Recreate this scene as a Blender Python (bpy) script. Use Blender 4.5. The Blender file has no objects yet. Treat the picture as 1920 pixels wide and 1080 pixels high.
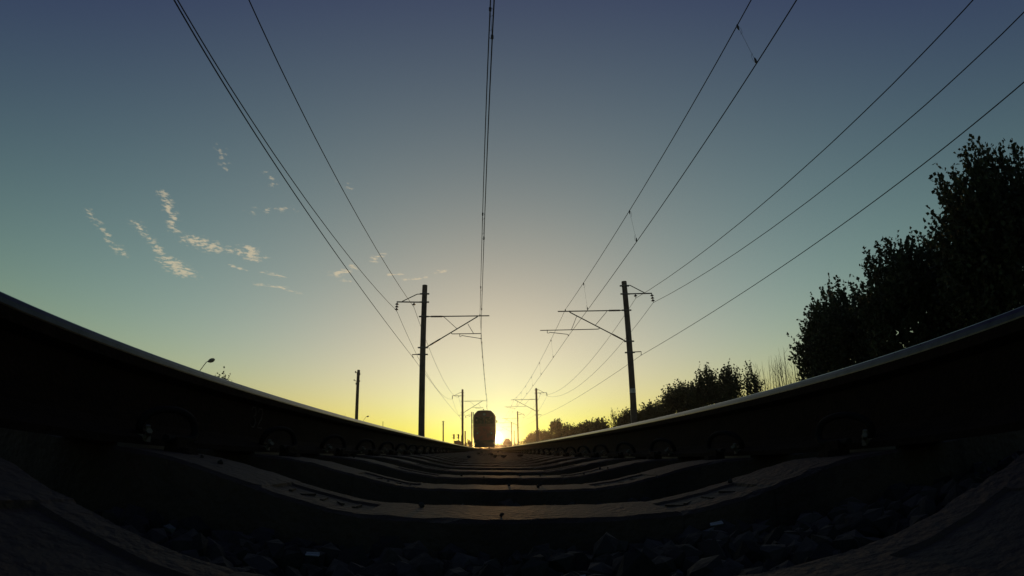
import bpy, math, random
import numpy as np
from mathutils import Vector, Matrix

random.seed(7)
rng = np.random.default_rng(11)
sc = bpy.context.scene
col = sc.collection
R = math.radians

# ------------------------------------------------------------------ camera: wide action-camera lens lying between the rails
cam = bpy.data.cameras.new('camera')
cam_o = bpy.data.objects.new('camera', cam)
col.objects.link(cam_o)
sc.camera = cam_o
cam.type = 'PANO'
cam.panorama_type = 'FISHEYE_LENS_POLYNOMIAL'
cam.sensor_fit = 'HORIZONTAL'
cam.sensor_width = 36.0
cam.sensor_height = 20.25
K1, K3, q = 0.0010546159, -0.0323924e-9, 1920 / 36
cam.fisheye_polynomial_k0 = 0
cam.fisheye_polynomial_k1 = -K1 * q
cam.fisheye_polynomial_k2 = 0
cam.fisheye_polynomial_k3 = -K3 * q ** 3
cam.fisheye_polynomial_k4 = 0
cam.fisheye_fov = math.pi
cam.clip_start = 0.01
cam.clip_end = 9000
pt, yw, ro = .3207414, .0586202, -.0189853
f = Vector((math.sin(yw) * math.cos(pt), math.cos(yw) * math.cos(pt), math.sin(pt)))
r = f.cross(Vector((0, 0, 1))).normalized()
u = r.cross(f)
r2 = r * math.cos(ro) + u * math.sin(ro)
u2 = u * math.cos(ro) - r * math.sin(ro)
m = Matrix((r2, u2, -f)).transposed().to_4x4()
m.translation = (-.1424, 0, .095)
cam_o.matrix_world = m

# ------------------------------------------------------------------ sky and sun
SUN_AZ, SUN_EL = R(1.32), R(1.47)
SUN = Vector((math.sin(SUN_AZ) * math.cos(SUN_EL), math.cos(SUN_AZ) * math.cos(SUN_EL), math.sin(SUN_EL)))
world = bpy.data.worlds.new('World')
sc.world = world
world.use_nodes = True
wt = world.node_tree
WN, WL = wt.nodes, wt.links


def wm(op, a, b=None, clamp=False):
    n = WN.new('ShaderNodeMath')
    n.operation = op
    n.use_clamp = clamp
    for i, v in enumerate((a, b)):
        if v is None:
            continue
        if isinstance(v, (int, float)):
            n.inputs[i].default_value = v
        else:
            WL.new(v, n.inputs[i])
    return n.outputs[0]


def wv(op, a, b=None, out=0, scale=None):
    n = WN.new('ShaderNodeVectorMath')
    n.operation = op
    for i, v in enumerate((a, b)):
        if v is None:
            continue
        if isinstance(v, (tuple, list, Vector)):
            n.inputs[i].default_value = tuple(v)
        else:
            WL.new(v, n.inputs[i])
    if scale is not None:
        if isinstance(scale, (int, float)):
            n.inputs['Scale'].default_value = scale
        else:
            WL.new(scale, n.inputs['Scale'])
    return n.outputs[out]


sky = WN.new('ShaderNodeTexSky')
sky.sky_type = 'NISHITA'
sky.sun_disc = False
sky.sun_elevation = SUN_EL
sky.sun_rotation = SUN_AZ
sky.air_density = 1.0
sky.dust_density = 1.0
sky.ozone_density = 3.5
SKY_GAIN = .15
sep = WN.new('ShaderNodeSeparateColor')
WL.new(sky.outputs[0], sep.inputs[0])
chan = []
# colour grade of the sky like a camera tone curve, per channel (shoulder towards the bright horizon)
for ch, (a, off, pw, b) in enumerate(((4.92, .0060, .961, 4.25), (5.25, .0228, 1.02, 3.795), (2.52, -.0498, 1.569, .018))):
    x = wm('MULTIPLY', sep.outputs[ch], SKY_GAIN)
    y_ = wm('POWER', wm('MAXIMUM', wm('SUBTRACT', x, off), .0005), pw)
    chan.append(wm('DIVIDE', wm('MULTIPLY', y_, a), wm('ADD', wm('MULTIPLY', x, b), 1.0)))
comb = WN.new('ShaderNodeCombineColor')
for i in range(3):
    WL.new(chan[i], comb.inputs[i])
tc = WN.new('ShaderNodeTexCoord')
D = tc.outputs['Generated']
sd = wv('DOT_PRODUCT', D, SUN, out=1)
one_m = wm('MAXIMUM', wm('SUBTRACT', 1.0, sd), 0.0)          # 1 - cos(angle to the sun)
# aureole round the low sun and the sun's own glow
aure = wv('SCALE', (1.0, .93, .66), scale=wm('MULTIPLY', wm('EXPONENT', wm('MULTIPLY', one_m, -1 / .0006)), 1.1))
disc = wv('SCALE', (1.0, .9, .6), scale=wm('MULTIPLY', wm('EXPONENT', wm('MULTIPLY', one_m, -1 / .000022)), 9.0))
skyc = wv('ADD', wv('ADD', comb.outputs[0], aure), disc)
# small altocumulus flecks lit from below, laid out on a high flat layer
sxyz = WN.new('ShaderNodeSeparateXYZ')
WL.new(D, sxyz.inputs[0])
zz = wm('MAXIMUM', sxyz.outputs[2], .02)
cx = WN.new('ShaderNodeCombineXYZ')
WL.new(wm('DIVIDE', sxyz.outputs[0], zz), cx.inputs[0])
WL.new(wm('DIVIDE', sxyz.outputs[1], zz), cx.inputs[1])
PL = cx.outputs[0]
warp = WN.new('ShaderNodeTexNoise')
warp.inputs['Scale'].default_value = 7
warp.inputs['Detail'].default_value = 3
WL.new(PL, warp.inputs['Vector'])
PW = wv('ADD', PL, wv('SCALE', wv('SUBTRACT', warp.outputs['Color'], (.5, .5, .5)), scale=.045))
CLOUDS = [(-1.97, 1.8, -2.07, 2.09, 0.032, 0.63), (-2.11, 2.16, -2.17, 2.38, 0.042, 0.68), (-1.76, 1.95, -1.85, 2.33, 0.036, 0.78), (-1.87, 2.33, -1.88, 2.59, 0.042, 0.90),
          (-1.89, 2.52, -1.91, 2.7, 0.09, 1.10), (-1.41, 1.7, -1.51, 1.95, 0.03, 0.88), (-1.55, 1.98, -1.59, 2.08, 0.03, 0.88), (-1.535, 2.22, -1.48, 2.30, 0.085, 1.00),
          (-1.39, 2.34, -1.36, 2.38, 0.045, 0.88), (-1.26, 2.34, -1.30, 2.48, 0.05, 1.20), (-1.27, 2.44, -1.23, 2.46, 0.036, 0.80), (-1.5, 2.59, -1.45, 2.66, 0.022, 1.00),
          (-1.46, 2.93, -1.32, 3.0, 0.04, 0.80), (-1.3, 3.06, -1.24, 3.12, 0.022, 0.88), (-1.33, 2.7, -1.23, 2.78, 0.028, 0.78), (-0.96, 1.39, -1.01, 1.56, 0.02, 0.53),
          (-0.84, 1.58, -0.86, 1.7, 0.02, 0.53), (-0.88, 2.75, -0.8, 2.69, 0.045, 1.00), (-0.86, 2.87, -0.84, 2.87, 0.03, 0.80), (-0.75, 2.61, -0.73, 2.66, 0.022, 1.00),
          (-0.61, 2.54, -0.55, 2.45, 0.03, 0.78), (-0.55, 2.76, -0.48, 2.75, 0.02, 0.88), (-0.47, 2.85, -0.34, 2.81, 0.02, 0.88), (-0.26, 2.71, -0.22, 2.7, 0.028, 0.90),
          (-0.56, 1.68, -0.54, 1.74, 0.02, 0.48), (-1.05, 1.91, -0.85, 1.9, 0.03, 0.53)]
mask = None
for ax, ay, bx, by, wd, amt in CLOUDS:
    ba = Vector((bx - ax, by - ay, 0))
    pa = wv('SUBTRACT', PW, (ax, ay, 0))
    h = wm('MULTIPLY', wv('DOT_PRODUCT', pa, tuple(ba), out=1), 1 / ba.length_squared, clamp=True)
    d = wv('LENGTH', wv('SUBTRACT', pa, wv('SCALE', tuple(ba), scale=h)), out=1)
    v = wm('MULTIPLY', wm('SUBTRACT', 1.0, wm('MULTIPLY', d, 1 / (1.7 * wd)), clamp=True), amt)
    mask = v if mask is None else wm('MAXIMUM', mask, v)
rip = WN.new('ShaderNodeTexNoise')
rip.inputs['Scale'].default_value = 26
rip.inputs['Detail'].default_value = 5
rip.inputs['Roughness'].default_value = .62
WL.new(PL, rip.inputs['Vector'])
thr = wm('MULTIPLY', wm('SUBTRACT', rip.outputs[0], wm('SUBTRACT', .60, wm('MULTIPLY', mask, .24))), 6.0, clamp=True)
cmask = wm('MULTIPLY', wm('POWER', wm('MULTIPLY', mask, 1.5, clamp=True), .7), thr, clamp=True)
mixc = WN.new('ShaderNodeMix')
mixc.data_type = 'RGBA'
WL.new(wm('MULTIPLY', cmask, .60), mixc.inputs[0])
WL.new(skyc, mixc.inputs[6])
mixc.inputs[7].default_value = (.70, .57, .37, 1)
bg = WN['Background']
WL.new(wv('SCALE', mixc.outputs[2], scale=10.0), bg.inputs[0])
bg.inputs[1].default_value = .1

sun = bpy.data.lights.new('sun', 'SUN')
sun.energy = .40
sun.angle = R(.53)
sun.color = (1.0, .50, .16)
sun_o = bpy.data.objects.new('sun', sun)
sun_o.rotation_euler = SUN.to_track_quat('Z', 'Y').to_euler()
sun_o.location = (4, 40, 20)
col.objects.link(sun_o)
vs = sc.view_settings
vs.view_transform = 'Standard'
vs.look = 'None'
vs.exposure = 0
vs.gamma = 1
vs.use_curve_mapping = False


# ------------------------------------------------------------------ helpers
def prof(y):
    """how far the line has climbed y metres ahead"""
    y = max(y, 0.0)
    if y < 80:
        return 6e-5 * y * y
    if y < 200:
        t = y - 80
        return .384 + .0096 * t - .0096 / 240 * t * t
    return .96


class MB:
    def __init__(s):
        s.v, s.f, s.sm = [], [], []

    def add(s, vs_, fs, smooth=False):
        o = len(s.v)
        s.v += [tuple(p) for p in vs_]
        s.f += [tuple(i + o for i in g) for g in fs]
        s.sm += [smooth] * len(fs)
        return s

    def box(s, c, d, rot=0.0, taper=1.0):
        x, y, z = d[0] / 2, d[1] / 2, d[2] / 2
        cs, sn = math.cos(rot), math.sin(rot)
        pts = []
        for k, (a, b, e) in enumerate(((-x, -y, -z), (x, -y, -z), (x, y, -z), (-x, y, -z), (-x, -y, z), (x, -y, z), (x, y, z), (-x, y, z))):
            if k > 3:
                a, b = a * taper, b * taper
            pts.append((c[0] + a * cs - b * sn, c[1] + a * sn + b * cs, c[2] + e))
        return s.add(pts, [(0, 3, 2, 1), (4, 5, 6, 7), (0, 1, 5, 4), (1, 2, 6, 5), (2, 3, 7, 6), (3, 0, 4, 7)])

    def tube(s, path, rad, seg=8, caps=True):
        path = [Vector(p) for p in path]
        n = len(path)
        rads = rad if isinstance(rad, (list, tuple)) else [rad] * n
        rings = []
        prev = None
        for i, p in enumerate(path):
            t = (path[min(i + 1, n - 1)] - path[max(i - 1, 0)])
            t = t.normalized() if t.length > 1e-9 else Vector((0, 0, 1))
            if prev is None:
                a = Vector((0, 0, 1)) if abs(t.z) < .9 else Vector((1, 0, 0))
                nx = t.cross(a).normalized()
            else:
                nx = prev - t * prev.dot(t)
                nx = nx.normalized() if nx.length > 1e-6 else t.orthogonal().normalized()
            prev = nx
            ny = t.cross(nx)
            rings.append([p + (nx * math.cos(2 * math.pi * k / seg) + ny * math.sin(2 * math.pi * k / seg)) * rads[i] for k in range(seg)])
        vv = [p for g in rings for p in g]
        ff = [(i * seg + k, i * seg + (k + 1) % seg, (i + 1) * seg + (k + 1) % seg, (i + 1) * seg + k) for i in range(n - 1) for k in range(seg)]
        s.add(vv, ff, True)
        if caps:
            s.add(rings[0], [tuple(range(seg - 1, -1, -1))])
            s.add(rings[-1], [tuple(range(seg))])
        return s

    def lathe(s, c, prf, seg=12):
        """prf: (radius, z) pairs round a vertical axis"""
        return s.tube([(c[0], c[1], c[2] + z) for _, z in prf], [max(a, .0005) for a, _ in prf], seg)

    def sweep(s, ring, stations, cap=True, smooth=False):
        """ring: 2-d points (x,z); stations: (offset vector) functions of path"""
        n = len(ring)
        vv = [(ox + a, oy, oz + b) for ox, oy, oz in stations for a, b in ring]
        ff = [(i * n + k, (i + 1) * n + k, (i + 1) * n + (k + 1) % n, i * n + (k + 1) % n) for i in range(len(stations) - 1) for k in range(n)]
        s.add(vv, ff, smooth)
        if cap:
            s.add(vv[:n], [tuple(range(n))])
            s.add(vv[-n:], [tuple(range(n - 1, -1, -1))])
        return s

    def mesh(s, name, mat):
        me = bpy.data.meshes.new(name)
        me.from_pydata(s.v, [], s.f)
        me.polygons.foreach_set('use_smooth', s.sm)
        me.update()
        if mat:
            me.materials.append(mat)
        return me

    def build(s, name, mat, parent=None, local=True):
        return obj(name, s.mesh(name, mat), parent)


def obj(name, me, parent=None):
    o = bpy.data.objects.new(name, me)
    col.objects.link(o)
    if parent:
        o.parent = parent
        o.matrix_parent_inverse = Matrix.Identity(4)
    return o


def tag(o, label=None, cat=None, group=None, kind=None):
    for k, v in (('label', label), ('category', cat), ('group', group), ('kind', kind)):
        if v:
            o[k] = v
        elif k in o.keys() and v == '':
            del o[k]
    return o


def thing(name, label, cat, loc=(0, 0, 0), group=None):
    o = bpy.data.objects.new(name, None)
    o.empty_display_size = .2
    o.location = loc
    col.objects.link(o)
    return tag(o, label, cat, group)


def copy_tree(o, loc=None, label=None, parent=None):
    c = o.copy()
    col.objects.link(c)
    if parent:
        c.parent = parent
        c.matrix_parent_inverse = Matrix.Identity(4)
    if loc is not None:
        c.location = loc
    if label:
        c['label'] = label
    for ch in list(o.children):
        copy_tree(ch, None, None, c)
    return c


def raw_mesh(name, verts, quads, mat, smooth=False):
    """fast mesh from numpy arrays"""
    me = bpy.data.meshes.new(name)
    k = quads.shape[1]
    me.vertices.add(len(verts))
    me.vertices.foreach_set('co', np.ascontiguousarray(verts, dtype=np.float32).ravel())
    me.loops.add(quads.size)
    me.loops.foreach_set('vertex_index', np.ascontiguousarray(quads, dtype=np.int32).ravel())
    me.polygons.add(len(quads))
    me.polygons.foreach_set('loop_start', np.arange(0, quads.size, k, dtype=np.int32))
    me.polygons.foreach_set('loop_total', np.full(len(quads), k, dtype=np.int32))
    me.polygons.foreach_set('use_smooth', np.full(len(quads), smooth))
    me.update(calc_edges=True)
    me.validate()
    me.materials.append(mat)
    return me


# ------------------------------------------------------------------ materials
def mat(name, c1, c2=None, scale=8.0, rough=.85, metal=0.0, bump=0.0, bscale=40.0, island=0.0, spec=.5, detail=6.0, stain=None, rough2=None):
    m_ = bpy.data.materials.new(name)
    m_.use_nodes = True
    t = m_.node_tree
    b = t.nodes['Principled BSDF']
    b.inputs['Roughness'].default_value = rough
    b.inputs['Metallic'].default_value = metal
    b.inputs['Specular IOR Level'].default_value = spec
    co_ = t.nodes.new('ShaderNodeTexCoord')
    P_ = co_.outputs['Object']
    if c2 is None:
        c2 = tuple(x * .6 for x in c1)
    nz = t.nodes.new('ShaderNodeTexNoise')
    nz.inputs['Scale'].default_value = scale
    nz.inputs['Detail'].default_value = detail
    nz.inputs['Roughness'].default_value = .65
    t.links.new(P_, nz.inputs['Vector'])
    rp = t.nodes.new('ShaderNodeValToRGB')
    rp.color_ramp.elements[0].position = .3
    rp.color_ramp.elements[1].position = .7
    rp.color_ramp.elements[0].color = (*c2, 1)
    rp.color_ramp.elements[1].color = (*c1, 1)
    t.links.new(nz.outputs[0], rp.inputs[0])
    out = rp.outputs[0]
    if stain:
        n2 = t.nodes.new('ShaderNodeTexNoise')
        n2.inputs['Scale'].default_value = stain[1]
        n2.inputs['Detail'].default_value = 4
        t.links.new(P_, n2.inputs['Vector'])
        r_2 = t.nodes.new('ShaderNodeValToRGB')
        r_2.color_ramp.elements[0].position = .5
        r_2.color_ramp.elements[1].position = .68
        t.links.new(n2.outputs[0], r_2.inputs[0])
        mx = t.nodes.new('ShaderNodeMix')
        mx.data_type = 'RGBA'
        t.links.new(r_2.outputs[0], mx.inputs[0])
        t.links.new(out, mx.inputs[6])
        mx.inputs[7].default_value = (*stain[0], 1)
        out = mx.outputs[2]
    if island:
        ge = t.nodes.new('ShaderNodeNewGeometry')
        mr = t.nodes.new('ShaderNodeMapRange')
        mr.inputs[3].default_value = 1 - island
        mr.inputs[4].default_value = 1 + island
        t.links.new(ge.outputs['Random Per Island'], mr.inputs[0])
        mv = t.nodes.new('ShaderNodeVectorMath')
        mv.operation = 'SCALE'
        t.links.new(out, mv.inputs[0])
        t.links.new(mr.outputs[0], mv.inputs['Scale'])
        out = mv.outputs[0]
    t.links.new(out, b.inputs['Base Color'])
    if rough2 is not None:
        mr2 = t.nodes.new('ShaderNodeMapRange')
        mr2.inputs[3].default_value = rough
        mr2.inputs[4].default_value = rough2
        t.links.new(nz.outputs[0], mr2.inputs[0])
        t.links.new(mr2.outputs[0], b.inputs['Roughness'])
    if bump:
        nb = t.nodes.new('ShaderNodeTexNoise')
        nb.inputs['Scale'].default_value = bscale
        nb.inputs['Detail'].default_value = 8
        t.links.new(P_, nb.inputs['Vector'])
        bp = t.nodes.new('ShaderNodeBump')
        bp.inputs['Strength'].default_value = bump
        bp.inputs['Distance'].default_value = .01
        t.links.new(nb.outputs[0], bp.inputs['Height'])
        t.links.new(bp.outputs[0], b.inputs['Normal'])
    return m_


def leaf_mat(name, c1, c2, trans=.35):
    m_ = mat(name, c1, c2, scale=.6, rough=.7, island=.45, spec=.25)
    t = m_.node_tree
    b = t.nodes['Principled BSDF']
    src = b.inputs['Base Color'].links[0].from_socket
    tr = t.nodes.new('ShaderNodeBsdfTranslucent')
    t.links.new(src, tr.inputs['Color'])
    mx = t.nodes.new('ShaderNodeMixShader')
    mx.inputs[0].default_value = trans
    t.links.new(b.outputs[0], mx.inputs[1])
    t.links.new(tr.outputs[0], mx.inputs[2])
    t.links.new(mx.outputs[0], t.nodes['Material Output'].inputs['Surface'])
    return m_


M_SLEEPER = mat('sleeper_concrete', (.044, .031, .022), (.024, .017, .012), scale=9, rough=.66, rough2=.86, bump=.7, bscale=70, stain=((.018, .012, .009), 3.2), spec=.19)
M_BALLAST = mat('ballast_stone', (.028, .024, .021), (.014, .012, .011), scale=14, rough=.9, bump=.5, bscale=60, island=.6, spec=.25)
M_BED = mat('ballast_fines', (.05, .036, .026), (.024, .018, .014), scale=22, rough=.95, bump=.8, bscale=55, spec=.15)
M_SOIL = mat('dry_soil', (.10, .085, .05), (.05, .05, .03), scale=.8, rough=.95, bump=.5, bscale=6)
M_STEEL = mat('polished_rail_steel', (.075, .072, .074), (.045, .043, .044), scale=30, rough=.22, rough2=.38, metal=.95)
M_RUST = mat('rusty_rail_steel', (.018, .011, .008), (.009, .006, .0045), scale=25, rough=.95, bump=.5, bscale=120, spec=.08)
M_CLIP = mat('oily_spring_steel', (.008, .007, .006), (.005, .004, .004), scale=50, rough=.8, spec=.10)
M_NYLON = mat('pale_nylon', (.13, .115, .09), (.08, .07, .055), scale=60, rough=.7, spec=.2)
M_MAST = mat('mast_concrete', (.13, .105, .085), (.08, .064, .052), scale=3, rough=.95, bump=.4, bscale=30, stain=((.05, .04, .033), 1.1), spec=.15)
M_GALV = mat('weathered_galvanised_steel', (.16, .155, .145), (.09, .08, .07), scale=15, rough=.6, metal=.5)
M_PORC = mat('brown_porcelain', (.09, .05, .035), (.06, .035, .025), scale=10, rough=.35)
M_WIRE = mat('tarnished_copper_wire', (.06, .052, .042), (.035, .032, .028), scale=4, rough=.6, metal=.3)
M_PLATE = mat('enamel_plate', (.55, .53, .48), (.4, .38, .34), scale=12, rough=.5)
M_BLACK = mat('black_paint', (.02, .02, .02), (.012, .012, .012), scale=12, rough=.6)
M_RED = mat('faded_red_paint', (.34, .06, .03), (.2, .035, .02), scale=2.0, rough=.55, stain=((.10, .035, .02), 1.4))
M_ORANGE = mat('brown_orange_glare_paint', (.22, .062, .022), (.14, .04, .015), scale=2.0, rough=.55, stain=((.12, .06, .03), 1.2))  # engine paint with sun glare in the colour; on the post all glare
M_CREAM = mat('ochre_stripe', (.28, .12, .04), (.2, .09, .03), scale=3, rough=.5)
M_GLASS = mat('cab_glass', (.012, .012, .012), (.008, .008, .008), scale=3, rough=.12, spec=.35)
M_LENS = mat('lamp_lens', (.3, .28, .24), (.24, .22, .19), scale=8, rough=.35)
M_LOCOF = mat('loco_running_gear', (.05, .035, .03), (.028, .022, .02), scale=4, rough=.8)
M_WOOD = mat('old_pole_timber', (.07, .05, .035), (.04, .03, .022), scale=3, rough=.9, bump=.5, bscale=20)
M_BARK = mat('bark', (.085, .07, .055), (.045, .036, .03), scale=6, rough=.95, bump=.7, bscale=18)
M_WALL = mat('rendered_wall', (.32, .26, .2), (.24, .2, .15), scale=1.5, rough=.9)
M_ROOF = mat('dark_roof_sheet', (.13, .08, .06), (.09, .06, .045), scale=2, rough=.8)
M_LEAF = leaf_mat('elm_leaves', (.040, .056, .022), (.026, .036, .015), .22)
M_LEAF2 = leaf_mat('poplar_leaves', (.052, .062, .022), (.034, .042, .016), .4)
M_LEAF3 = leaf_mat('yellow_lit_leaves', (.12, .105, .035), (.08, .07, .025), .5)  # yellow light of the low sun put into the leaf colour
M_SLIVER = mat('pale_sliver', (.24, .24, .25), (.17, .17, .18), scale=20, rough=.6)
M_PALE = mat('pale_limestone', (.09, .085, .08), (.055, .052, .05), scale=20, rough=.85, bump=.4, bscale=60)

# ------------------------------------------------------------------ the setting: ground and ballast bed
YS = [-60, -30, -10, -3, 0, 3, 6, 10, 15, 20, 30, 40, 50, 60, 70, 80, 95, 110, 130, 150, 175, 200, 260, 340, 480, 700, 1000, 1500]
g = MB()
XS = [-1500, -500, -150, -60, -30, -14, -8, -4.6, 0, 9, 14, 22, 40, 80, 200, 600, 1500]
vv = []
for y in YS:
    for x in XS:
        bumpy = .12 * math.sin(x * .37 + y * .21) * (1 if abs(x) > 9 and abs(x) < 300 else 0)
        vv.append((x, y, prof(y) - .62 + bumpy))
nx = len(XS)
g.add(vv, [(j * nx + i, j * nx + i + 1, (j + 1) * nx + i + 1, (j + 1) * nx + i) for j in range(len(YS) - 1) for i in range(nx - 1)], True)
tag(g.build('ground', M_SOIL), kind='structure')

# ballast bed under both tracks
xs = [-3.6, -2.9, -2.2, -1.5] + list(np.linspace(-1.3, 1.3, 27)) + [1.6, 2.05, 2.6, 3.2, 4.1, 5.2, 6.0, 6.6, 7.3, 8.0]
ys = list(np.arange(-3, 12, .11)) + list(np.arange(12, 40, .8)) + list(np.arange(40, 320, 4.0))
SP, S0 = .543, .875                 # sleeper spacing, far edge of the first whole sleeper ahead


def bed_z(x, y):
    fill = min(max((y - 5.4) / 4.0, 0), 1)
    base = -.062 + .046 * fill
    if abs(x) > .62 and abs(x) < 1.5:
        base += .012
    if abs(x) > 1.5:
        base = -.03
    if x < -2.2:
        base = -.03 - (-2.2 - x) * .52
    if x > 6.4:
        base = -.03 - (x - 6.4) * .52
    return base


vv = []
for y in ys:
    for x in xs:
        n = .014 * (random.random() - .5) if y < 12 else .02 * (random.random() - .5)
        vv.append((x + .02 * (random.random() - .5), y, prof(y) + bed_z(x, y) + n))
nx = len(xs)
b_ = MB().add(vv, [(j * nx + i, j * nx + i + 1, (j + 1) * nx + i + 1, (j + 1) * nx + i) for j in range(len(ys) - 1) for i in range(nx - 1)])
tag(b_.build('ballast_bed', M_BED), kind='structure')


RX = .7975                          # rail centre from track centre
SEAT = .057
TX, TS, TILT = -.09, .89, R(1.3)    # track centre, track scale and cant


def top_z(x):
    x = abs(x)
    if x < .22:
        return 0.0
    if x < .64:
        t = (x - .22) / .42
        return SEAT * (t * t * (3 - 2 * t))
    if x < 1.05:
        return SEAT
    return SEAT - (x - 1.05) * .06


# loose crushed stones
def stone_protos(n):
    import bmesh
    out = []
    for k in range(n):
        bm = bmesh.new()
        bmesh.ops.create_icosphere(bm, subdivisions=1, radius=1)
        rs = np.random.default_rng(100 + k)
        # cut the ball by random planes: flat faces and sharp edges of crushed stone
        pls = [(lambda v_: v_ / np.linalg.norm(v_))(rs.normal(size=3)) for _ in range(7)]
        ds = rs.uniform(.45, .8, 7)
        V = np.array([v.co[:] for v in bm.verts])
        for nrm, d_ in zip(pls, ds):
            t_ = V @ nrm
            V = V - np.outer(np.maximum(t_ - d_, 0), nrm)
        V *= rs.uniform(.7, 1.15, 3)
        F = np.array([[v.index for v in fc.verts] for fc in bm.faces])
        bm.free()
        out.append((V, F))
    return out


PROTO = stone_protos(10)


def scatter(pts, sizes):
    """join stones at pts into one triangle soup"""
    vs_, fs_, o_ = [], [], 0
    for p, s_ in zip(pts, sizes):
        V, F = PROTO[rng.integers(len(PROTO))]
        q_ = rng.normal(size=4)
        q_ /= np.linalg.norm(q_)
        w_, x_, y_, z_ = q_
        Rm = np.array([[1 - 2 * (y_ * y_ + z_ * z_), 2 * (x_ * y_ - w_ * z_), 2 * (x_ * z_ + w_ * y_)],
                       [2 * (x_ * y_ + w_ * z_), 1 - 2 * (x_ * x_ + z_ * z_), 2 * (y_ * z_ - w_ * x_)],
                       [2 * (x_ * z_ - w_ * y_), 2 * (y_ * z_ + w_ * x_), 1 - 2 * (x_ * x_ + y_ * y_)]])
        vs_.append((V * s_) @ Rm.T + p)
        fs_.append(F + o_)
        o_ += len(V)
    return np.vstack(vs_), np.vstack(fs_)


def in_sleeper(y, pad=0.0):
    t = (y - (S0 - .18)) % SP
    return pad * -1 < t < .18 + pad or t > SP - pad


pts, sz = [], []


def lay(n, x0, x1, y0, y1, s0, s1, skip_sleepers=True, lift=0.0):
    k = 0
    while k < n:
        x, y = rng.uniform(x0, x1), rng.uniform(y0, y1)
        k += 1
        s_ = rng.uniform(s0, s1)
        if skip_sleepers and abs(x) < 1.36 and in_sleeper(y, .5 * s_ + .012):
            continue
        zr = prof(y) + bed_z(x, y) + rng.uniform(-.35, .75) * s_ + lift
        if lift > .05:
            if not in_sleeper(y, -.01):
                continue
            zr = prof(y) + TS * top_z((x - TX) / TS) - (x - TX) * math.sin(TILT) + s_ * .35
        if .58 < abs(x - TX) < .86:
            zr = min(zr, prof(y) - .005)
        pts.append((x, y, zr))
        sz.append(s_)


lay(8000, -1.35, 1.35, .25, 2.6, .011, .028)
lay(900, -1.35, 1.35, -1.2, .25, .016, .036)
lay(1000, -.62, .62, .36, .70, .012, .029, lift=.010)
lay(60, -.7, .5, .30, 2.2, .003, .008, skip_sleepers=False, lift=.064)
lay(5600, -1.35, 1.35, 2.6, 6.0, .014, .028)
lay(2600, -.75, .75, 6.0, 14.0, .010, .018)
lay(350, -.6, .6, 6.2, 16.0, .008, .015, skip_sleepers=False, lift=.016)
lay(3600, -2.6, -1.35, -1, 9, .018, .038)
lay(3600, 1.35, 2.6, -1, 9, .018, .038)
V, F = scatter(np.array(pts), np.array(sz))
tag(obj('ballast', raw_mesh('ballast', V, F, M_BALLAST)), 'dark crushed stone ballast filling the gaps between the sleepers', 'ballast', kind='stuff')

# ------------------------------------------------------------------ sleepers with rail clips
def sleeper_mesh(seed, fine, marks=True):
    rs = random.Random(seed)
    if fine:
        st = sorted(set([round(-1.35 + .03 * k, 3) for k in range(91)] + [-.422, -.418, -.252, -.248, .248, .252, .418, .422]))
    else:
        st = [-1.35, -1.05, -.85, -.68, -.6, -.53, -.46, -.39, -.32, -.24, -.05, .14, .22, .29, .36, .43, .5, .58, .68, .85, 1.05, 1.35]
    a = .0022 if fine else 0
    rings = []
    for x in st:
        z = top_z(x)
        hw = .09 + rs.uniform(-a, a)
        chip = rs.random() < .10 and fine
        cz = rs.uniform(-a, a) * .6
        ins = fine and (.25 <= abs(x) <= .42)
        dz = -.0045 if ins else 0
        e1 = .014 if chip else .004
        rings.append([(x, -.122, -.19), (x, -hw - .002 - rs.uniform(0, a), z - .006), (x, -hw + e1, z + cz), (x, -.042, z + cz), (x, -.038, z + cz + dz), (x, .044, z + cz + dz),
                      (x, .048, z + cz), (x, hw - .004, z + cz), (x, hw + .002, z - .006), (x, .122, -.19)])
    n = 10
    mb = MB()
    vv_ = [p for r_ in rings for p in r_]
    mb.add(vv_, [(i * n + k, i * n + (k + 1) % n, (i + 1) * n + (k + 1) % n, (i + 1) * n + k) for i in range(len(st) - 1) for k in range(n)])
    mb.add(vv_[:n], [tuple(range(n - 1, -1, -1))])
    mb.add(vv_[-n:], [tuple(range(n))])
    if fine and marks:                           # worn raised casting marks in the recessed panels, no longer legible
        for x, rot, ln in ((-.40, .2, .05), (-.37, -.5, .045), (-.34, .1, .055), (-.31, .6, .04), (-.28, -.1, .05), (.275, .75, .05), (.30, -.7, .05), (.34, .05, .055), (.38, .4, .05)):
            mb.box((x, 0, top_z(x) - .0036), (.006, ln * .7, .0035), rot)
    return mb.mesh('sleeper_body', M_SLEEPER)


def clip_path(sx):
    """spring clip seen from the track centre as a loop; sx: -1/1 side of the rail foot it stands on, v away from rail"""
    P_ = [(-.058, .050, .022), (.030, .050, .022), (.066, .051, .030), (.080, .047, .052), (.070, .040, .078), (.036, .028, .092), (-.012, .012, .090),
          (-.046, -.004, .074), (-.058, -.016, .048), (-.044, -.024, .032), (-.008, -.027, .026)]
    return [(sx * v, u_, w) for u_, v, w in P_]


def clip_mesh(sx):
    mb = MB()
    # smooth the control path
    P_ = [Vector(p) for p in clip_path(sx)]
    pp = []
    for i in range(len(P_) - 1):
        p0, p1, p2, p3 = P_[max(i - 1, 0)], P_[i], P_[i + 1], P_[min(i + 2, len(P_) - 1)]
        for k in range(3):
            t = k / 3
            pp.append(.5 * ((2 * p1) + (p2 - p0) * t + (2 * p0 - 5 * p1 + 4 * p2 - p3) * t * t + (-p0 + 3 * p1 - 3 * p2 + p3) * t ** 3))
    pp.append(P_[-1])
    mb.tube(pp, .0095, 8)
    return mb.mesh('rail_clip', M_CLIP)


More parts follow.
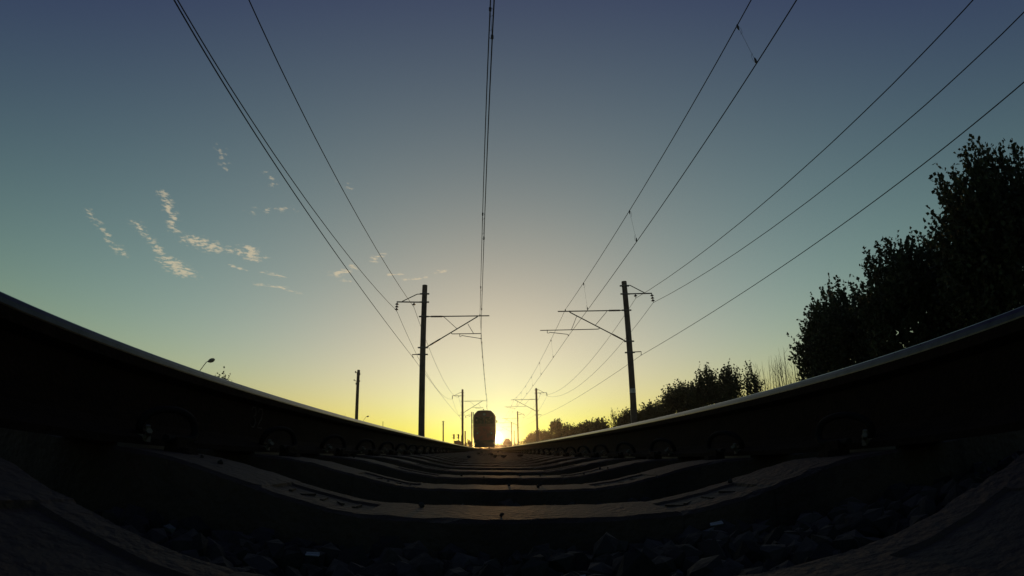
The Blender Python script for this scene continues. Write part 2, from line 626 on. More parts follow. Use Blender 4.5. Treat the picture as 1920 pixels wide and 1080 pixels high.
def shoulder_mesh(sx):
    mb = MB()
    mb.box((sx * .050, 0, .016), (.034, .07, .044), taper=.8)
    mb.box((sx * .075, 0, .006), (.03, .05, .018), taper=.7)
    return mb.mesh('clip_shoulder', M_RUST)


def insul_mesh(sx):
    mb = MB()
    mb.box((sx * -.012, -.052, .014), (.034, .016, .016))
    mb.tube([(sx * -.004, -.060, .012), (sx * .012, -.068, .026), (sx * .014, -.074, .046)], .006, 6)
    mb.tube([(sx * .012, -.068, .026), (sx * .028, -.090, .034)], .007, 6)
    return mb.mesh('clip_insulator', M_NYLON)


SL_FINE = [sleeper_mesh(k, True) for k in range(4)]
SL_FAR = sleeper_mesh(50, False)
SL_NEAR = sleeper_mesh(5, True, False)
CL = {s: clip_mesh(s) for s in (-1, 1)}
SH = {s: shoulder_mesh(s) for s in (-1, 1)}
INS = {s: insul_mesh(s) for s in (-1, 1)}
padm = MB().box((0, 0, .0), (.152, .17, .0066)).mesh('rail_pad', M_BLACK)
ORD = {-1: 'concrete sleeper just behind and under the camera, mostly out of sight',
       0: 'nearest concrete sleeper, its edge cutting both bottom corners of the picture',
       1: 'broad brown concrete sleeper, first seen whole across the foreground',
       2: 'concrete sleeper directly beyond the broad foreground one, second seen whole',
       3: 'third whole concrete sleeper away from the foreground, thin pale band',
       4: 'fourth whole concrete sleeper away from the foreground ballast',
       5: 'fifth whole concrete sleeper away from the foreground ballast',
       6: 'sixth whole concrete sleeper away from the foreground ballast',
       7: 'seventh whole concrete sleeper, last clear band before the ballast covers them'}
SL_GROUP = 'concrete sleepers under the rails'
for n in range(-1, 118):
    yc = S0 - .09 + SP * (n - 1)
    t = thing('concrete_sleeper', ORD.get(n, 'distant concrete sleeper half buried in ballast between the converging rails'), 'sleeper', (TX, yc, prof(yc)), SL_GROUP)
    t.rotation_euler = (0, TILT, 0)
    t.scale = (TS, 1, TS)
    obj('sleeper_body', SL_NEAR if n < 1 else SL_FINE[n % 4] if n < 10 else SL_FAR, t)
    if n > 60:
        continue
    for sd_ in (-1, 1):
        p_ = obj('rail_pad', padm, t)
        p_.location = (sd_ * RX, 0, SEAT + .0035)
        for io in ((-1, 1) if n < 24 else (-1,)):
            fx = sd_ * (RX + io * .075)             # edge of the rail foot, inner or outer
            s_ = sd_ * io
            c_ = obj('rail_clip', CL[s_], t)
            c_.location = (fx, .035, SEAT + .008)
            c_.scale = (1, .72, .82)
            if n < 30:
                h_ = obj('clip_shoulder', SH[s_], t)
                h_.location = (fx, .035, SEAT)
                h_.scale = (1, .72, .82)
            if n < 14:
                i_ = obj('clip_insulator', INS[s_], t)
                i_.location = (fx, .035, SEAT + .008)
                i_.scale = (1, .72, .82)

# ------------------------------------------------------------------ rails
HEAD = [(-.0375, .1605), (-.0375, .163), (-.0355, .170), (-.030, .1762), (-.021, .1788), (0, .180), (.021, .1788), (.030, .1762), (.0355, .170), (.0375, .163), (.0375, .1605)]
CHIN = [(-.0372, .1603), (.0372, .1603), (.0365, .143), (.010, .1312), (-.010, .1312), (-.0365, .143)]
WEB = [(-.010, .1310), (.010, .1310), (.009, .105), (.009, .06), (.012, .040), (.030, .0262), (-.030, .0262), (-.012, .040), (-.009, .06), (-.009, .105)]
FOOT = [(-.030, .0260), (.030, .0260), (.075, .0125), (.075, .0), (-.075, .0), (-.075, .0125)]
RY = list(np.arange(-4, 12, .5)) + list(np.arange(12, 90, 2.0)) + list(np.arange(90, 206, 6.0))
BASE = .059


def rail(xc, label):
    t = thing('rail', label, 'rail', (TX + xc * TS, 0, .0566 - (math.copysign(RX, xc) * TS * math.sin(TILT) if abs(xc) < 1 else 0)), 'steel rails')
    t.rotation_euler = (0, TILT if abs(xc) < 1 else 0, 0)
    t.scale = (TS, 1, .9467)
    st = [(0, y, prof(y)) for y in RY]
    MB().sweep(HEAD, st, smooth=False).build('rail_head', M_STEEL, t)
    MB().sweep(CHIN, st, smooth=False).build('rail_head_underside', M_RUST, t)
    MB().sweep(WEB, st, smooth=False).build('rail_web', M_RUST, t)
    MB().sweep(FOOT, st, smooth=False).build('rail_foot', M_RUST, t)
    return t


rl = rail(-RX, 'left steel rail of the near track with number 32 on its web')
rail(RX, 'right steel rail of the near track with a bright polished head')
# rolled mark on the web of the left rail: 32
mk = MB()
yb, zb, hh, ww = 1.330, .098, .058, .030
for ox, stroke in ((0, [(.05, .85), (.25, 1), (.75, 1), (1, .82), (.95, .62), (.45, .53), (.95, .42), (1, .2), (.75, 0), (.25, 0), (0, .15)]),
                   (.046, [(.02, .8), (.25, 1), (.75, 1), (1, .8), (.85, .55), (.3, .25), (0, 0), (1, 0)])):
    mk.tube([(.0098, yb + ox + a * ww, zb - BASE + b * hh + .03) for a, b in stroke], .0022, 6)
mk.build('rolled_number', M_LOCOF, rl)
# the second track, right of ours
T2 = 4.12
for s_, lab in ((-1, 'near steel rail of the second track to the right'), (1, 'far steel rail of the second track to the right')):
    rail(T2 / TS + s_ * RX, lab)
t2 = MB()
sl2 = MB()
for n in range(0, 110):
    yc = .3 + SP * n
    sl2.box((T2, yc, prof(yc) - .05), (2.6, .2, .19))
tag(sl2.build('sleeper_row', M_SLEEPER), 'row of concrete sleepers under the second track on the right', 'sleepers', kind='stuff')

# stones lying on the sleepers and the filled middle of the track
for i, (x, y, s_) in enumerate([(-.731, 34.7, .14), (-.289, 12.7, .05), (-.031, 9.1, .05), (.299, 18.0, .07), (-.006, 6.66, .035), (.065, 5.71, .045), (.282, 6.24, .045), (-.331, 5.95, .035)]):
    if i == 0:
        x, y, s_ = -.24, 16.0, .06
    V, F = PROTO[i % 10]
    o = obj('loose_stone', raw_mesh('loose_stone', V * np.array([s_ * 1.2, s_, s_ * .8]), F, M_BALLAST))
    o.location = (x, y, prof(y) + .012 + s_ * .45)
    o.rotation_euler = (0, 0, i * 1.3)
    tag(o, ['dark stone lying farthest off on the left of the track bed', 'dark stone left of the sun streak on the filled track bed', 'dark stone in the middle of the track bed below the engine',
            'small dark stone lying right of the sun streak near the rail', 'dark stone in the middle, nearest before the flat filled bed', 'dark lump in the middle, close to the last clear sleeper',
            'dark lump right of the middle on the filled bed', 'dark lump left of the middle on the filled bed'][i], 'stone', 'stones on the track bed')
# pale flat stones and a white scrap among the foreground ballast
for i, (x, y, z, s_, ms, lab) in enumerate([(.165, .66, -.035, (.038, .02, .009), M_PALE, 'flat pale stone with a bright edge right of the middle foreground'),
                                            (-.30, .505, -.055, (.03, .022, .010), M_PALE, 'flat grey stone at the bottom edge left of the middle'),
                                            (.05, .53, -.05, (.03, .018, .010), M_PALE, 'flat grey stone at the bottom edge near the middle'),
                                            (-.55, .60, -.03, (.012, .01, .012), M_PALE, 'small pale stone low on the left beside the near sleeper')]):
    V, F = PROTO[(i + 3) % 10]
    o = obj('flat_stone', raw_mesh('flat_stone', V * np.array(s_), F, ms))
    o.location = (x, y, z)
    o.rotation_euler = (.12, -.1, .4 * i)
    tag(o, lab, 'stone', 'pale stones in the foreground ballast')
for i, (x, y, z, l_, lab) in enumerate([(-.335, .56, -.028, .017, 'thin white scrap lying on the dark ballast lower left'), (.165, .652, -.022, .018, 'thin white scrap standing for the glint on the flat pale stone'),
                                        (-.05, .497, -.035, .006, 'tiny white scrap at the bottom edge in the middle')]):
    o = MB().box((0, 0, 0), (l_, .003, .0012)).add([(-l_ / 2, .002, .0006), (l_ / 2, .002, .0006), (l_ / 2 * .9, .004, .002), (-l_ / 2, .0035, .0016)], [(0, 1, 2, 3)]).build('sliver', M_SLIVER)  # thin white strips; the one on the flat stone stands for a glint
    o.location = (x, y, z)
    o.rotation_euler = (.35, -.05, -.15)
    tag(o, lab, 'sliver', 'slivers on the ballast')


# ------------------------------------------------------------------ overhead line masts
def insulator_string(mb, top, n, rad=.10, pitch=.145, tilt=0.0):
    x, y, z = top
    mb.tube([(x, y, z), (x + tilt * (.08 + n * pitch), y, z - .08 - n * pitch)], .016, 6)
    for k in range(n):
        zc = z - .10 - k * pitch
        xc = x + tilt * (.1 + k * pitch)
        mb.lathe((xc, y, zc), [(.03, .05), (.045, .03), (rad * .55, .012), (rad, -.02), (rad * .96, -.036), (rad * .4, -.03), (.028, -.05)], 12)


def rod_insulator(mb, a, b, rad=.058):
    a, b = Vector(a), Vector(b)
    n = 9
    pp, rr = [a], [.03]
    for k in range(n * 2 + 1):
        pp.append(a.lerp(b, .06 + .88 * k / (n * 2)))
        rr.append(rad if k % 2 else rad * .62)
    pp.append(b)
    rr.append(.03)
    mb.tube(pp, rr, 10)


def mast(px, py, zb, rt, rb, top, label, parts):
    t = thing('catenary_mast', label, 'mast', (px, py, 0), 'concrete catenary masts')
    p = lambda x, z, dy=0.0: (x - px, dy, z)
    mb = MB()
    mb.tube([(0, 0, zb - .6), (0, 0, top)], [rb, rt], 20)
    mb.build('mast_shaft', M_MAST, t)
    for z in parts['clamps']:
        rr = rt + (rb - rt) * (top - z) / (top - zb) + .012
        c = MB().tube([(0, 0, z - .035), (0, 0, z + .035)], rr, 16)
        for sx in (-1, 1):
            c.box((sx * (rr + .05), 0, z), (.11, .06, .07))
        c.build('clamp', M_GALV, t)
    for name, segs, rad, mt in parts['tubes']:
        c = MB()
        for seg_ in segs:
            c.tube([p(*a) for a in seg_], rad, 8)
        c.build(name, mt, t)
    for a, b, rad in parts['rods']:
        c = MB()
        rod_insulator(c, p(*a), p(*b), rad)
        c.build('rod_insulator', M_PORC, t)
    for x, z, n, tl in parts['strings']:
        c = MB()
        insulator_string(c, p(x, z), n, tilt=tl)
        c.build('disc_insulator', M_PORC, t)
    return t


LP = dict(
    clamps=[8.361, 7.90, 7.10, 5.42, 5.06],
    tubes=[('bracket_arm', [[(-3.47, 7.895), (-4.83, 7.91)]], .036, M_GALV), ('bracket_brace', [[(-3.45, 8.36), (-3.74, 8.34), (-4.53, 7.94)]], .026, M_GALV),
           ('cantilever_tube', [[(-3.20, 7.10), (.145, 7.145)], [(-.52, 7.10), (-.47, 7.16)]], .030, M_GALV), ('diagonal_tube', [[(-3.19, 5.416), (-.56, 7.05), (-.47, 7.11)]], .030, M_GALV),
           ('registration_tube', [[(-1.87, 6.20), (-1.80, 6.16), (-.30, 6.178)]], .022, M_GALV), ('brace_tube', [[(-2.29, 7.09), (-2.20, 7.03), (-1.54, 6.42)]], .014, M_GALV),
           ('brace_tube', [[(-.995, 6.71), (-.685, 6.18)]], .014, M_GALV), ('steady_arm', [[(-1.41, 6.19), (-1.41, 6.02), (-1.36, 6.015), (-1.31, 6.075), (-.303, 5.91)]], .017, M_GALV),
           ('wire_clamp', [[(-.35, 7.14), (-.35, 7.22)]], .026, M_GALV), ('wire_clamp', [[(-.303, 5.93), (-.303, 5.88)]], .026, M_GALV),
           ('lower_bracket', [[(-3.46, 5.075), (-3.89, 5.043), (-3.82, 4.87)]], .026, M_GALV)],
    rods=[((-2.98, 7.102), (-2.30, 7.106), .055), ((-2.99, 5.54), (-2.40, 5.905), .05)],
    strings=[(-4.80, 7.90, 3, -.05), (-3.885, 7.89, 1, 0)])
RP = dict(
    clamps=[8.60, 8.14, 7.23, 5.53, 4.93],
    tubes=[('bracket_arm', [[(7.58, 8.144), (8.97, 8.171)]], .036, M_GALV), ('bracket_brace', [[(7.57, 8.63), (7.75, 8.635), (8.55, 8.20)]], .026, M_GALV),
           ('cantilever_tube', [[(7.32, 7.225), (3.71, 7.19)], [(4.36, 7.15), (4.30, 7.22)]], .030, M_GALV), ('diagonal_tube', [[(7.27, 5.53), (4.40, 7.11), (4.33, 7.16)]], .030, M_GALV),
           ('registration_tube', [[(5.88, 6.25), (5.80, 6.215), (2.75, 6.18)]], .022, M_GALV), ('brace_tube', [[(6.34, 7.19), (6.30, 7.12), (5.66, 6.42)]], .014, M_GALV),
           ('brace_tube', [[(4.70, 6.93), (4.38, 6.20)]], .014, M_GALV), ('steady_arm', [[(3.113, 6.21), (3.113, 6.04), (3.20, 6.035), (3.24, 6.075), (4.16, 5.96), (4.214, 5.90)]], .017, M_GALV),
           ('wire_clamp', [[(4.112, 7.19), (4.112, 7.30)]], .026, M_GALV), ('wire_clamp', [[(4.214, 5.93), (4.214, 5.87)]], .026, M_GALV),
           ('lower_bracket', [[(7.58, 4.953), (8.06, 4.96), (8.04, 4.77)]], .026, M_GALV), ('earthing_strip', [[(7.268, 2.2), (7.262, -.6)]], .012, M_PLATE)],
    rods=[((7.10, 7.223), (6.42, 7.216), .055), ((7.12, 5.615), (6.52, 5.945), .05)],
    strings=[(8.95, 8.165, 3, .10), (8.014, 8.15, 1, 0)])
SPAN = 48.39
LM = mast(-3.333, 25.83, -.5, .138, .168, 8.845, 'nearer tall concrete mast left of the track, thick and dark', LP)
RM = mast(7.436, 25.2, -.5, .142, .172, 8.844, 'nearer tall concrete mast on the right with a small number plate', RP)
pl_ = MB().tube([(0, 0, 2.80), (0, 0, 3.02)], .165, 24).build('number_plate', M_PLATE, RM)
pm = MB()
for k in range(9):
    a = R(-108 + k * 2)
for z0, z1, a0, a1 in ((2.86, 2.96, -104, -99), (2.86, 2.96, -90, -84), (2.945, 2.965, -104, -84), (2.86, 2.88, -104, -84)):
    a0, a1 = R(a0), R(a1)
    pm.add([(.167 * math.cos(a0), .167 * math.sin(a0), z0), (.167 * math.cos(a1), .167 * math.sin(a1), z0), (.167 * math.cos(a1), .167 * math.sin(a1), z1), (.167 * math.cos(a0), .167 * math.sin(a0), z1)], [(0, 1, 2, 3)])
pm.build('plate_marking', M_BLACK, pl_)


def place_mast(src, x, y, label):
    return copy_tree(src, (x, y, prof(y) - prof(25.5)), label)


place_mast(LM, -3.333, 25.83 + SPAN, 'second concrete mast left of the track, seen small beside the engine')
place_mast(LM, -3.20, 122.6, 'distant concrete mast half hidden by the left edge of the engine')
rm2 = place_mast(RM, 7.436, 25.2 + SPAN, 'second concrete mast on the right, rising from the round bushes')
for ch in list(rm2.children):
    if ch.name.startswith('number_plate'):
        for g_ in list(ch.children):
            bpy.data.objects.remove(g_)
        bpy.data.objects.remove(ch)
place_mast(rm2, 7.79, 122.0, 'third concrete mast on the right, small against the yellow sky')
place_mast(rm2, 8.78, 170.0, 'farthest small concrete mast on the right, close to the sun')


# ------------------------------------------------------------------ wires
def sagline(x0, x1, y0, y1, z0, z1, sag, n):
    out = []
    for k in range(n + 1):
        t = k / n
        out.append((x0 + (x1 - x0) * t, y0 + (y1 - y0) * t, z0 + (z1 - z0) * t - 4 * sag * t * (1 - t)))
    return out


def spans(xa, xb, ym, z, sag, n=18, nspan=4):
    """a wire from the mast behind the camera onwards; xa at even masts, xb at odd ones"""
    out = []
    for k in range(nspan):
        y0, y1 = ym + SPAN * (k - 1), ym + SPAN * k
        x0, x1 = (xb, xa) if k % 2 == 0 else (xa, xb)
        if k > 2:
            x0, x1 = x1 + (.35 if xa > 0 else 0), x1 + (1.3 if xa > 0 else 0)
        seg_ = sagline(x0, x1, y0, y1, z + prof(y0) - (prof(25.5) if y0 > 0 else 0), z + prof(y1) - prof(25.5), sag, n)
        out += seg_ if not out else seg_[1:]
    return out


def interp(path, y):
    for a, b in zip(path, path[1:]):
        if a[1] <= y <= b[1]:
            t = (y - a[1]) / (b[1] - a[1])
            return tuple(a[i] + (b[i] - a[i]) * t for i in range(3))


def catenary(ym, xa, xb, ma, mb_, zc, zm, sagm, label, drops, grp='overhead contact lines'):
    t = thing('catenary_wires', label, 'overhead line', (0, 0, 0), grp)
    c = spans(xa, xb, ym, zc, .13, nspan=3)
    m2 = spans(ma, mb_, ym, zm, sagm, nspan=3)
    MB().tube(c, .0100, 6).build('contact_wire', M_WIRE, t)
    MB().tube(m2, .0100, 6).build('messenger_wire', M_WIRE, t)
    for y in drops:
        a, b = interp(m2, y), interp(c, y)
        d_ = MB().tube([a, b], .0028, 5)
        d_.lathe((a[0], a[1], a[2] - .05), [(.006, -.07), (.02, -.03), (.022, .04), (.008, .07)], 8)
        d_.lathe((b[0], b[1], b[2] + .05), [(.008, -.06), (.022, -.03), (.02, .04), (.006, .08)], 8)
        for (w, sgn) in ((a, -1), (b, 1)):       # the loose loop at each end
            d_.tube([(w[0] + .055 * math.sin(q_) * -sgn, w[1], w[2] + sgn * (.11 - .11 * math.cos(q_))) for q_ in np.linspace(0, math.pi, 9)], .003, 4)
        d_.build('dropper', M_WIRE, t)
    return t


DR = [-16, -9, -2, 5.41, 12.9, 20.2, 31.3, 38.5, 45.5, 52.5, 59.5, 67.5, 80, 90, 100]
catenary(25.83, -.303, .30, -.349, .28, 5.90, 7.16, .66, 'overhead contact line hanging straight above the near track', DR)
catenary(25.2, 4.214, 4.30, 4.112, 4.18, 5.89, 7.29, .66, 'overhead contact line of the second track on the right with hangers', DR)


def line(name, xs_, ym, z, sag, rad, label, nspan=4):
    o = MB().tube(spans(xs_, xs_, ym, z, sag, 20, nspan), rad, 6).build(name, M_WIRE)
    return tag(o, label, 'wire', 'feeder and earth wires on the masts')


line('feeder_wire', -4.81, 25.83, 7.42, 1.36, .0110, 'feeder wire on the outer triple insulator of the left masts', 3)
line('feeder_wire', -3.885, 25.83, 7.62, 1.18, .0110, 'feeder wire on the inner single insulator of the left masts', 3)
line('earth_wire', -3.82, 25.83, 4.87, .12, .0100, 'lowest wire on the short bracket of the left masts', 3)
line('feeder_wire', 8.02, 25.2, 7.90, 1.58, .0110, 'feeder wire on the inner single insulator of the right masts')
line('feeder_wire', 8.99, 25.2, 7.64, 1.60, .0110, 'feeder wire on the outer triple insulator of the right masts')
line('earth_wire', 8.04, 25.2, 4.77, .27, .0100, 'lowest wire on the short bracket of the right masts')

# ------------------------------------------------------------------ the engine on our track
LX, LY = -.16, 69.6
LZ = prof(LY) + .226
eng = thing('locomotive', 'dark red diesel engine facing us on the track with the sun at its right edge', 'locomotive', (LX, LY, LZ))
OUT = [(-1.46, 1.05), (1.46, 1.05), (1.55, 1.55), (1.55, 4.25), (1.50, 4.42), (1.24, 4.80), (.90, 5.12), (.45, 5.17), (-.45, 5.17), (-.90, 5.12), (-1.24, 4.80), (-1.50, 4.42), (-1.55, 4.25), (-1.55, 1.55)]


def split_outline(z0, z1):
    """part of the outline between two heights"""
    def xr(z):
        for (a, b), (c, d) in zip(OUT[1:8], OUT[2:9]):
            if b <= z <= d and d > b and a > 0:
                return a + (c - a) * (z - b) / (d - b)
        return .45
    zs = sorted(set([z0, z1] + [b for a, b in OUT if z0 < b < z1]))
    zs = [z for z in zs if z <= 5.17]
    right = [(xr(z), z) for z in zs]
    return right + [(-x, z) for x, z in reversed(right)]


def slab(poly, y0, y1, inset0=1.0, zc=3.0):
    mb = MB()
    n = len(poly)
    a = [(x * inset0, y0, zc + (z - zc) * (inset0 * .5 + .5)) for x, z in poly]
    b = [(x, y1, z) for x, z in poly]
    mb.add(a + b, [(k, (k + 1) % n, n + (k + 1) % n, n + k) for k in range(n)])
    mb.add(a, [tuple(range(n - 1, -1, -1))])
    mb.add(b, [tuple(range(n))])
    return mb


lo = split_outline(1.05, 2.95)
up = split_outline(2.955, 5.17)
b1 = slab(lo, .10, 16.5)
b1.add([(x, .10, z) for x, z in lo] + [(x * .96, 0, z) for x, z in lo], [(k, (k + 1) % len(lo), len(lo) + (k + 1) % len(lo), len(lo) + k) for k in range(len(lo))])
b1.add([(x * .96, 0, z) for x, z in lo], [tuple(range(len(lo) - 1, -1, -1))])
b1.build('lower_body', M_RED, eng)
b2 = slab(up, .12, 16.5)
upf = [(x * .95, 0.02, 2.955 + (z - 2.955) * .97) for x, z in up]
b2.add([(x, .12, z) for x, z in up] + upf, [(k, (k + 1) % len(up), len(up) + (k + 1) % len(up), len(up) + k) for k in range(len(up))])
b2.add(upf, [tuple(range(len(up) - 1, -1, -1))])
b2.build('upper_body', M_ORANGE, eng)
for sx in (-1, 1):
    fr = MB()
    x0, x1, z0, z1 = sx * .10, sx * 1.22, 3.35, 4.20
    for a, b, c, d in ((x0, x1, z0 - .05, z0), (x0, x1, z1, z1 + .05)):
        fr.box(((a + b) / 2, -.005, (c + d) / 2), (abs(b - a) + .1, .06, d - c))
    for a in (x0, x1):
        fr.box((a, -.004, (z0 + z1) / 2), (.05, .058, z1 - z0))
    w_ = fr.build('windscreen', M_BLACK, eng)
    MB().box(((x0 + x1) / 2, .0, (z0 + z1) / 2), (abs(x1 - x0) - .052, .03, z1 - z0 - .004)).build('pane', M_GLASS, w_)
    mr_ = MB().box((sx * 1.70, .35, 3.62), (.16, .12, .36))
    mr_.tube([(sx * 1.54, .36, 3.75), (sx * 1.70, .36, 3.75)], .02, 6)
    mr_.build('side_mirror', M_BLACK, eng)
    hl = MB()
    hl.tube([(sx * .95, -.06, 2.02), (sx * .95, .05, 2.02)], [.15, .17], 16)
    h2 = hl.build('buffer_lamp', M_LOCOF, eng)
    MB().tube([(sx * .95, -.075, 2.02), (sx * .95, -.061, 2.02)], [.10, .12], 16).build('lens', M_LENS, h2)
    # chevron stripe on the nose, running down from each side towards the middle
    c_ = MB()
    q1 = [(sx * 1.46, 2.86), (sx * .70, 2.86), (sx * .86, 2.68), (sx * 1.10, 2.62), (sx * .55, 2.18), (sx * .75, 2.12), (sx * 1.32, 2.58)]
    n = len(q1)
    fwd = [(x, -.012, z) for x, z in q1]
    bk = [(x, .004, z) for x, z in q1]
    idx = list(range(n)) if sx > 0 else list(range(n - 1, -1, -1))
    c_.add(fwd, [tuple(idx)])
    c_.add(fwd + bk, [(k, (k + 1) % n, n + (k + 1) % n, n + k) for k in range(n)])
    c_.build('chevron_stripe', M_CREAM, eng)
    hr = MB().tube([(sx * 1.40, -.07, 1.2), (sx * 1.40, -.07, 2.6)], .018, 6)
    for z in (1.25, 2.55):
        hr.tube([(sx * 1.40, -.07, z), (sx * 1.40, .06, z)], .014, 6)
    hr.build('handrail', M_GALV, eng)
    bf = MB().tube([(sx * .88, -.38, 1.06), (sx * .88, .1, 1.06)], .11, 12)
    bf.build('step_bracket', M_LOCOF, eng)
hd = MB().tube([(0, -.12, 4.58), (0, .10, 4.58)], [.20, .24], 18).build('headlight', M_BLACK, eng)
MB().tube([(0, -.135, 4.58), (0, -.121, 4.58)], [.15, .17], 18).build('lens', M_LENS, hd)
hn = MB()
hn.tube([(-.10, .3, 5.18), (-.10, -.15, 5.24), (-.10, -.3, 5.24)], [.03, .03, .08], 10)
hn.build('horn', M_GALV, eng)
MB().box((0, 4.0, 5.2), (.9, 3.0, .12)).build('roof_hatch', M_LOCOF, eng)
MB().box((0, 10, 5.2), (1.2, 4.0, .12)).build('roof_hatch', M_LOCOF, eng)
sk = MB().tube([(-1.50, .30, 4.45), (-1.50, .30, 4.92)], .055, 8).build('exhaust_stub', M_BLACK, eng)
fr = MB().box((0, .10, .86), (2.9, .24, .36)).box((0, 8.2, .9), (2.5, 15.6, .28)).build('buffer_beam', M_LOCOF, eng)
MB().box((0, -.22, .82), (.34, .5, .30), taper=.85).box((.10, -.5, .82), (.22, .16, .36)).build('coupler', M_LOCOF, eng)
sp = MB()
P1 = [(-1.42, -.05, .66), (0, -.40, .66), (1.42, -.05, .66), (1.34, .02, .07), (0, -.48, .07), (-1.34, .02, .07)]
P2 = [(x, y + .03, z) for x, y, z in P1]
sp.add(P1 + P2, [(0, 1, 4, 5), (1, 2, 3, 4), (6, 11, 10, 7), (7, 10, 9, 8), (0, 6, 7, 1), (1, 7, 8, 2), (2, 8, 9, 3), (3, 9, 10, 4), (4, 10, 11, 5), (5, 11, 6, 0)])
sp.build('snow_plough', M_LOCOF, eng)
for yb_ in (3.6, 12.6):
    bg_ = MB()
    for sx in (-1, 1):
        bg_.box((sx * 1.02, yb_, .62), (.16, 4.6, .36))
    bg_.box((0, yb_, .62), (1.9, .5, .3))
    bo = bg_.build('bogie', M_LOCOF, eng)
    for dy in (-1.85, 0, 1.85):
        w_ = MB()
        for sx in (-1, 1):
            w_.tube([(sx * .64, yb_ + dy, .52), (sx * .77, yb_ + dy, .52)], .52, 24)
        w_.tube([(-.64, yb_ + dy, .52), (.64, yb_ + dy, .52)], .09, 10)
        w_.build('wheelset', M_RUST, bo)

# ------------------------------------------------------------------ lineside poles, lamps, signals, house
up_ = thing('utility_pole', 'dark stout pole with small fittings at its top, behind the left rail', 'pole', (-11.98, 46.5, 0))
zt = 7.42
MB().tube([(-.02, 0, -.7), (0, 0, zt - .35), (.02, 0, zt)], [.165, .14, .135], 14).build('pole_shaft', M_WOOD, up_)
MB().tube([(.02, 0, zt - .42), (.02, 0, zt - .22)], .175, 12).build('top_band', M_BLACK, up_)
MB().box((.02, 0, zt + .02), (.24, .24, .07), taper=.8).build('top_cap', M_BLACK, up_)
ki = MB().tube([(-.1, 0, zt - .2), (-.27, 0, zt - .22)], .03, 6)
ki.lathe((-.27, 0, zt - .16), [(.03, -.08), (.07, -.04), (.05, .04), (.07, .08), (.02, .11)], 10)
ki.build('pin_insulator', M_PORC, up_)
k2 = MB().tube([(-.1, 0, zt - 1.05), (-.36, 0, zt - .93)], .03, 6).lathe((-.38, 0, zt - .92), [(.03, -.05), (.065, 0), (.03, .06)], 8)
k2.build('side_insulator', M_PORC, up_)
MB().box((-.13, 0, zt - 1.25), (.16, .14, .16)).build('side_fitting', M_GALV, up_)
MB().box((.16, 0, zt - 1.0), (.06, .12, .12)).build('side_fitting', M_GALV, up_)


def street_lamp(x, y, zh, arm, label, hs=1.0):
    zb = prof(y) - .65
    t = thing('street_lamp', label, 'street lamp', (x, y, 0), 'street lamps beyond the left rail')
    MB().tube([(0, 0, zb), (0, 0, zh - 1.4 * hs)], [.085 * hs, .06 * hs], 12).build('lamp_post', M_MAST, t)
    MB().tube([(0, 0, zh - 1.45 * hs), (.06 * hs, 0, zh - 1.0 * hs), (arm * .75, 0, zh - .12 * hs), (arm, 0, zh + .03 * hs)], .035 * hs, 8).build('lamp_arm', M_GALV, t)
    h = MB()
    a, b = Vector((arm * .93, 0, zh - .06 * hs)), Vector((arm + .62 * hs, 0, zh + .18 * hs))
    pp = [a.lerp(b, k) for k in (0, .1, .3, .6, .85, 1)]
    h.tube(pp, [.06 * hs, .10 * hs, .17 * hs, .19 * hs, .14 * hs, .04 * hs], 12)
    h.build('lamp_head', M_GALV, t)
    return t


street_lamp(-25.2, 40.0, 6.75, .95, 'street lamp with drooping arm showing above the left rail', 1.0)
street_lamp(-35.3, 146.0, 9.55, 1.0, 'tiny distant street lamp right of the stout dark pole', 1.1)


def post(name, x, y, z, rad, m_, label, cat, cap=True):
    t = thing(name, label, cat, (x, y, 0))
    MB().tube([(0, 0, prof(y) - .7), (0, 0, z)], [rad * 1.1, rad], 12).build('post_shaft', m_, t)
    if cap:
        MB().box((0, 0, z + rad * .3), (rad * 3.0, rad * 3.0, rad * .8)).build('post_cap', M_BLACK, t)
        MB().tube([(0, 0, z - rad * 5.0), (0, 0, z - rad * 4.2)], rad * 1.35, 10).build('post_band', M_BLACK, t)
    return t


post('lineside_post', -20, 99, 5.65, .05, M_WOOD, 'hair-thin post sticking up behind the left rail', 'post', False)
post('telegraph_pole', -10, 122, 7.15, .15, M_WOOD, 'dark pole with a small cap between the two left masts', 'pole')
post('lineside_post', -4.32, 110, 4.45, .14, M_ORANGE, 'short post tinted orange for sun glare, right behind the second left mast', 'post', False)
post('lineside_post', 9.75, 172, 6.95, .13, M_GALV, 'thin pale post beside the farthest right mast', 'post', False)
post('lineside_post', 14.2, 176, 4.9, .05, M_WOOD, 'tiny thin stick rising from the low bushes right of the sun', 'post', False)


def signal(x, y, z, label, hs=1.0):
    t = thing('railway_signal', label, 'signal', (x, y, 0), 'railway signals')
    MB().tube([(0, 0, prof(y) - .6), (0, 0, z)], .06, 10).build('signal_post', M_GALV, t)
    hd_ = MB().box((0, .0, z - .05), (.34 * hs, .10, 1.0 * hs)).build('signal_head', M_BLACK, t)
    for k in (-.28, .08, .36):
        zc = z - .05 + k * hs
        v = MB().tube([(-.0, -.05, zc), (-.0, -.06, zc)], .10 * hs, 12)
        v.build('lens', M_GLASS, hd_)
        hood = MB()
        pts_ = [(.13 * hs * math.cos(a), .13 * hs * math.sin(a)) for a in np.linspace(-.4, math.pi + .4, 9)]
        hood.add([(px - (0), -.05, zc + pz) for px, pz in pts_] + [(px - .0, -.30, zc + pz) for px, pz in pts_], [(i, i + 1, 10 + i, 9 + i) for i in range(8)])
        hood.build('signal_hood', M_BLACK, t)
    for dz in (.28, -.35):
        MB().box((-.30 * hs, 0, z + dz * hs), (.32 * hs, .06, .10)).build('signal_bracket', M_BLACK, t)
    return t


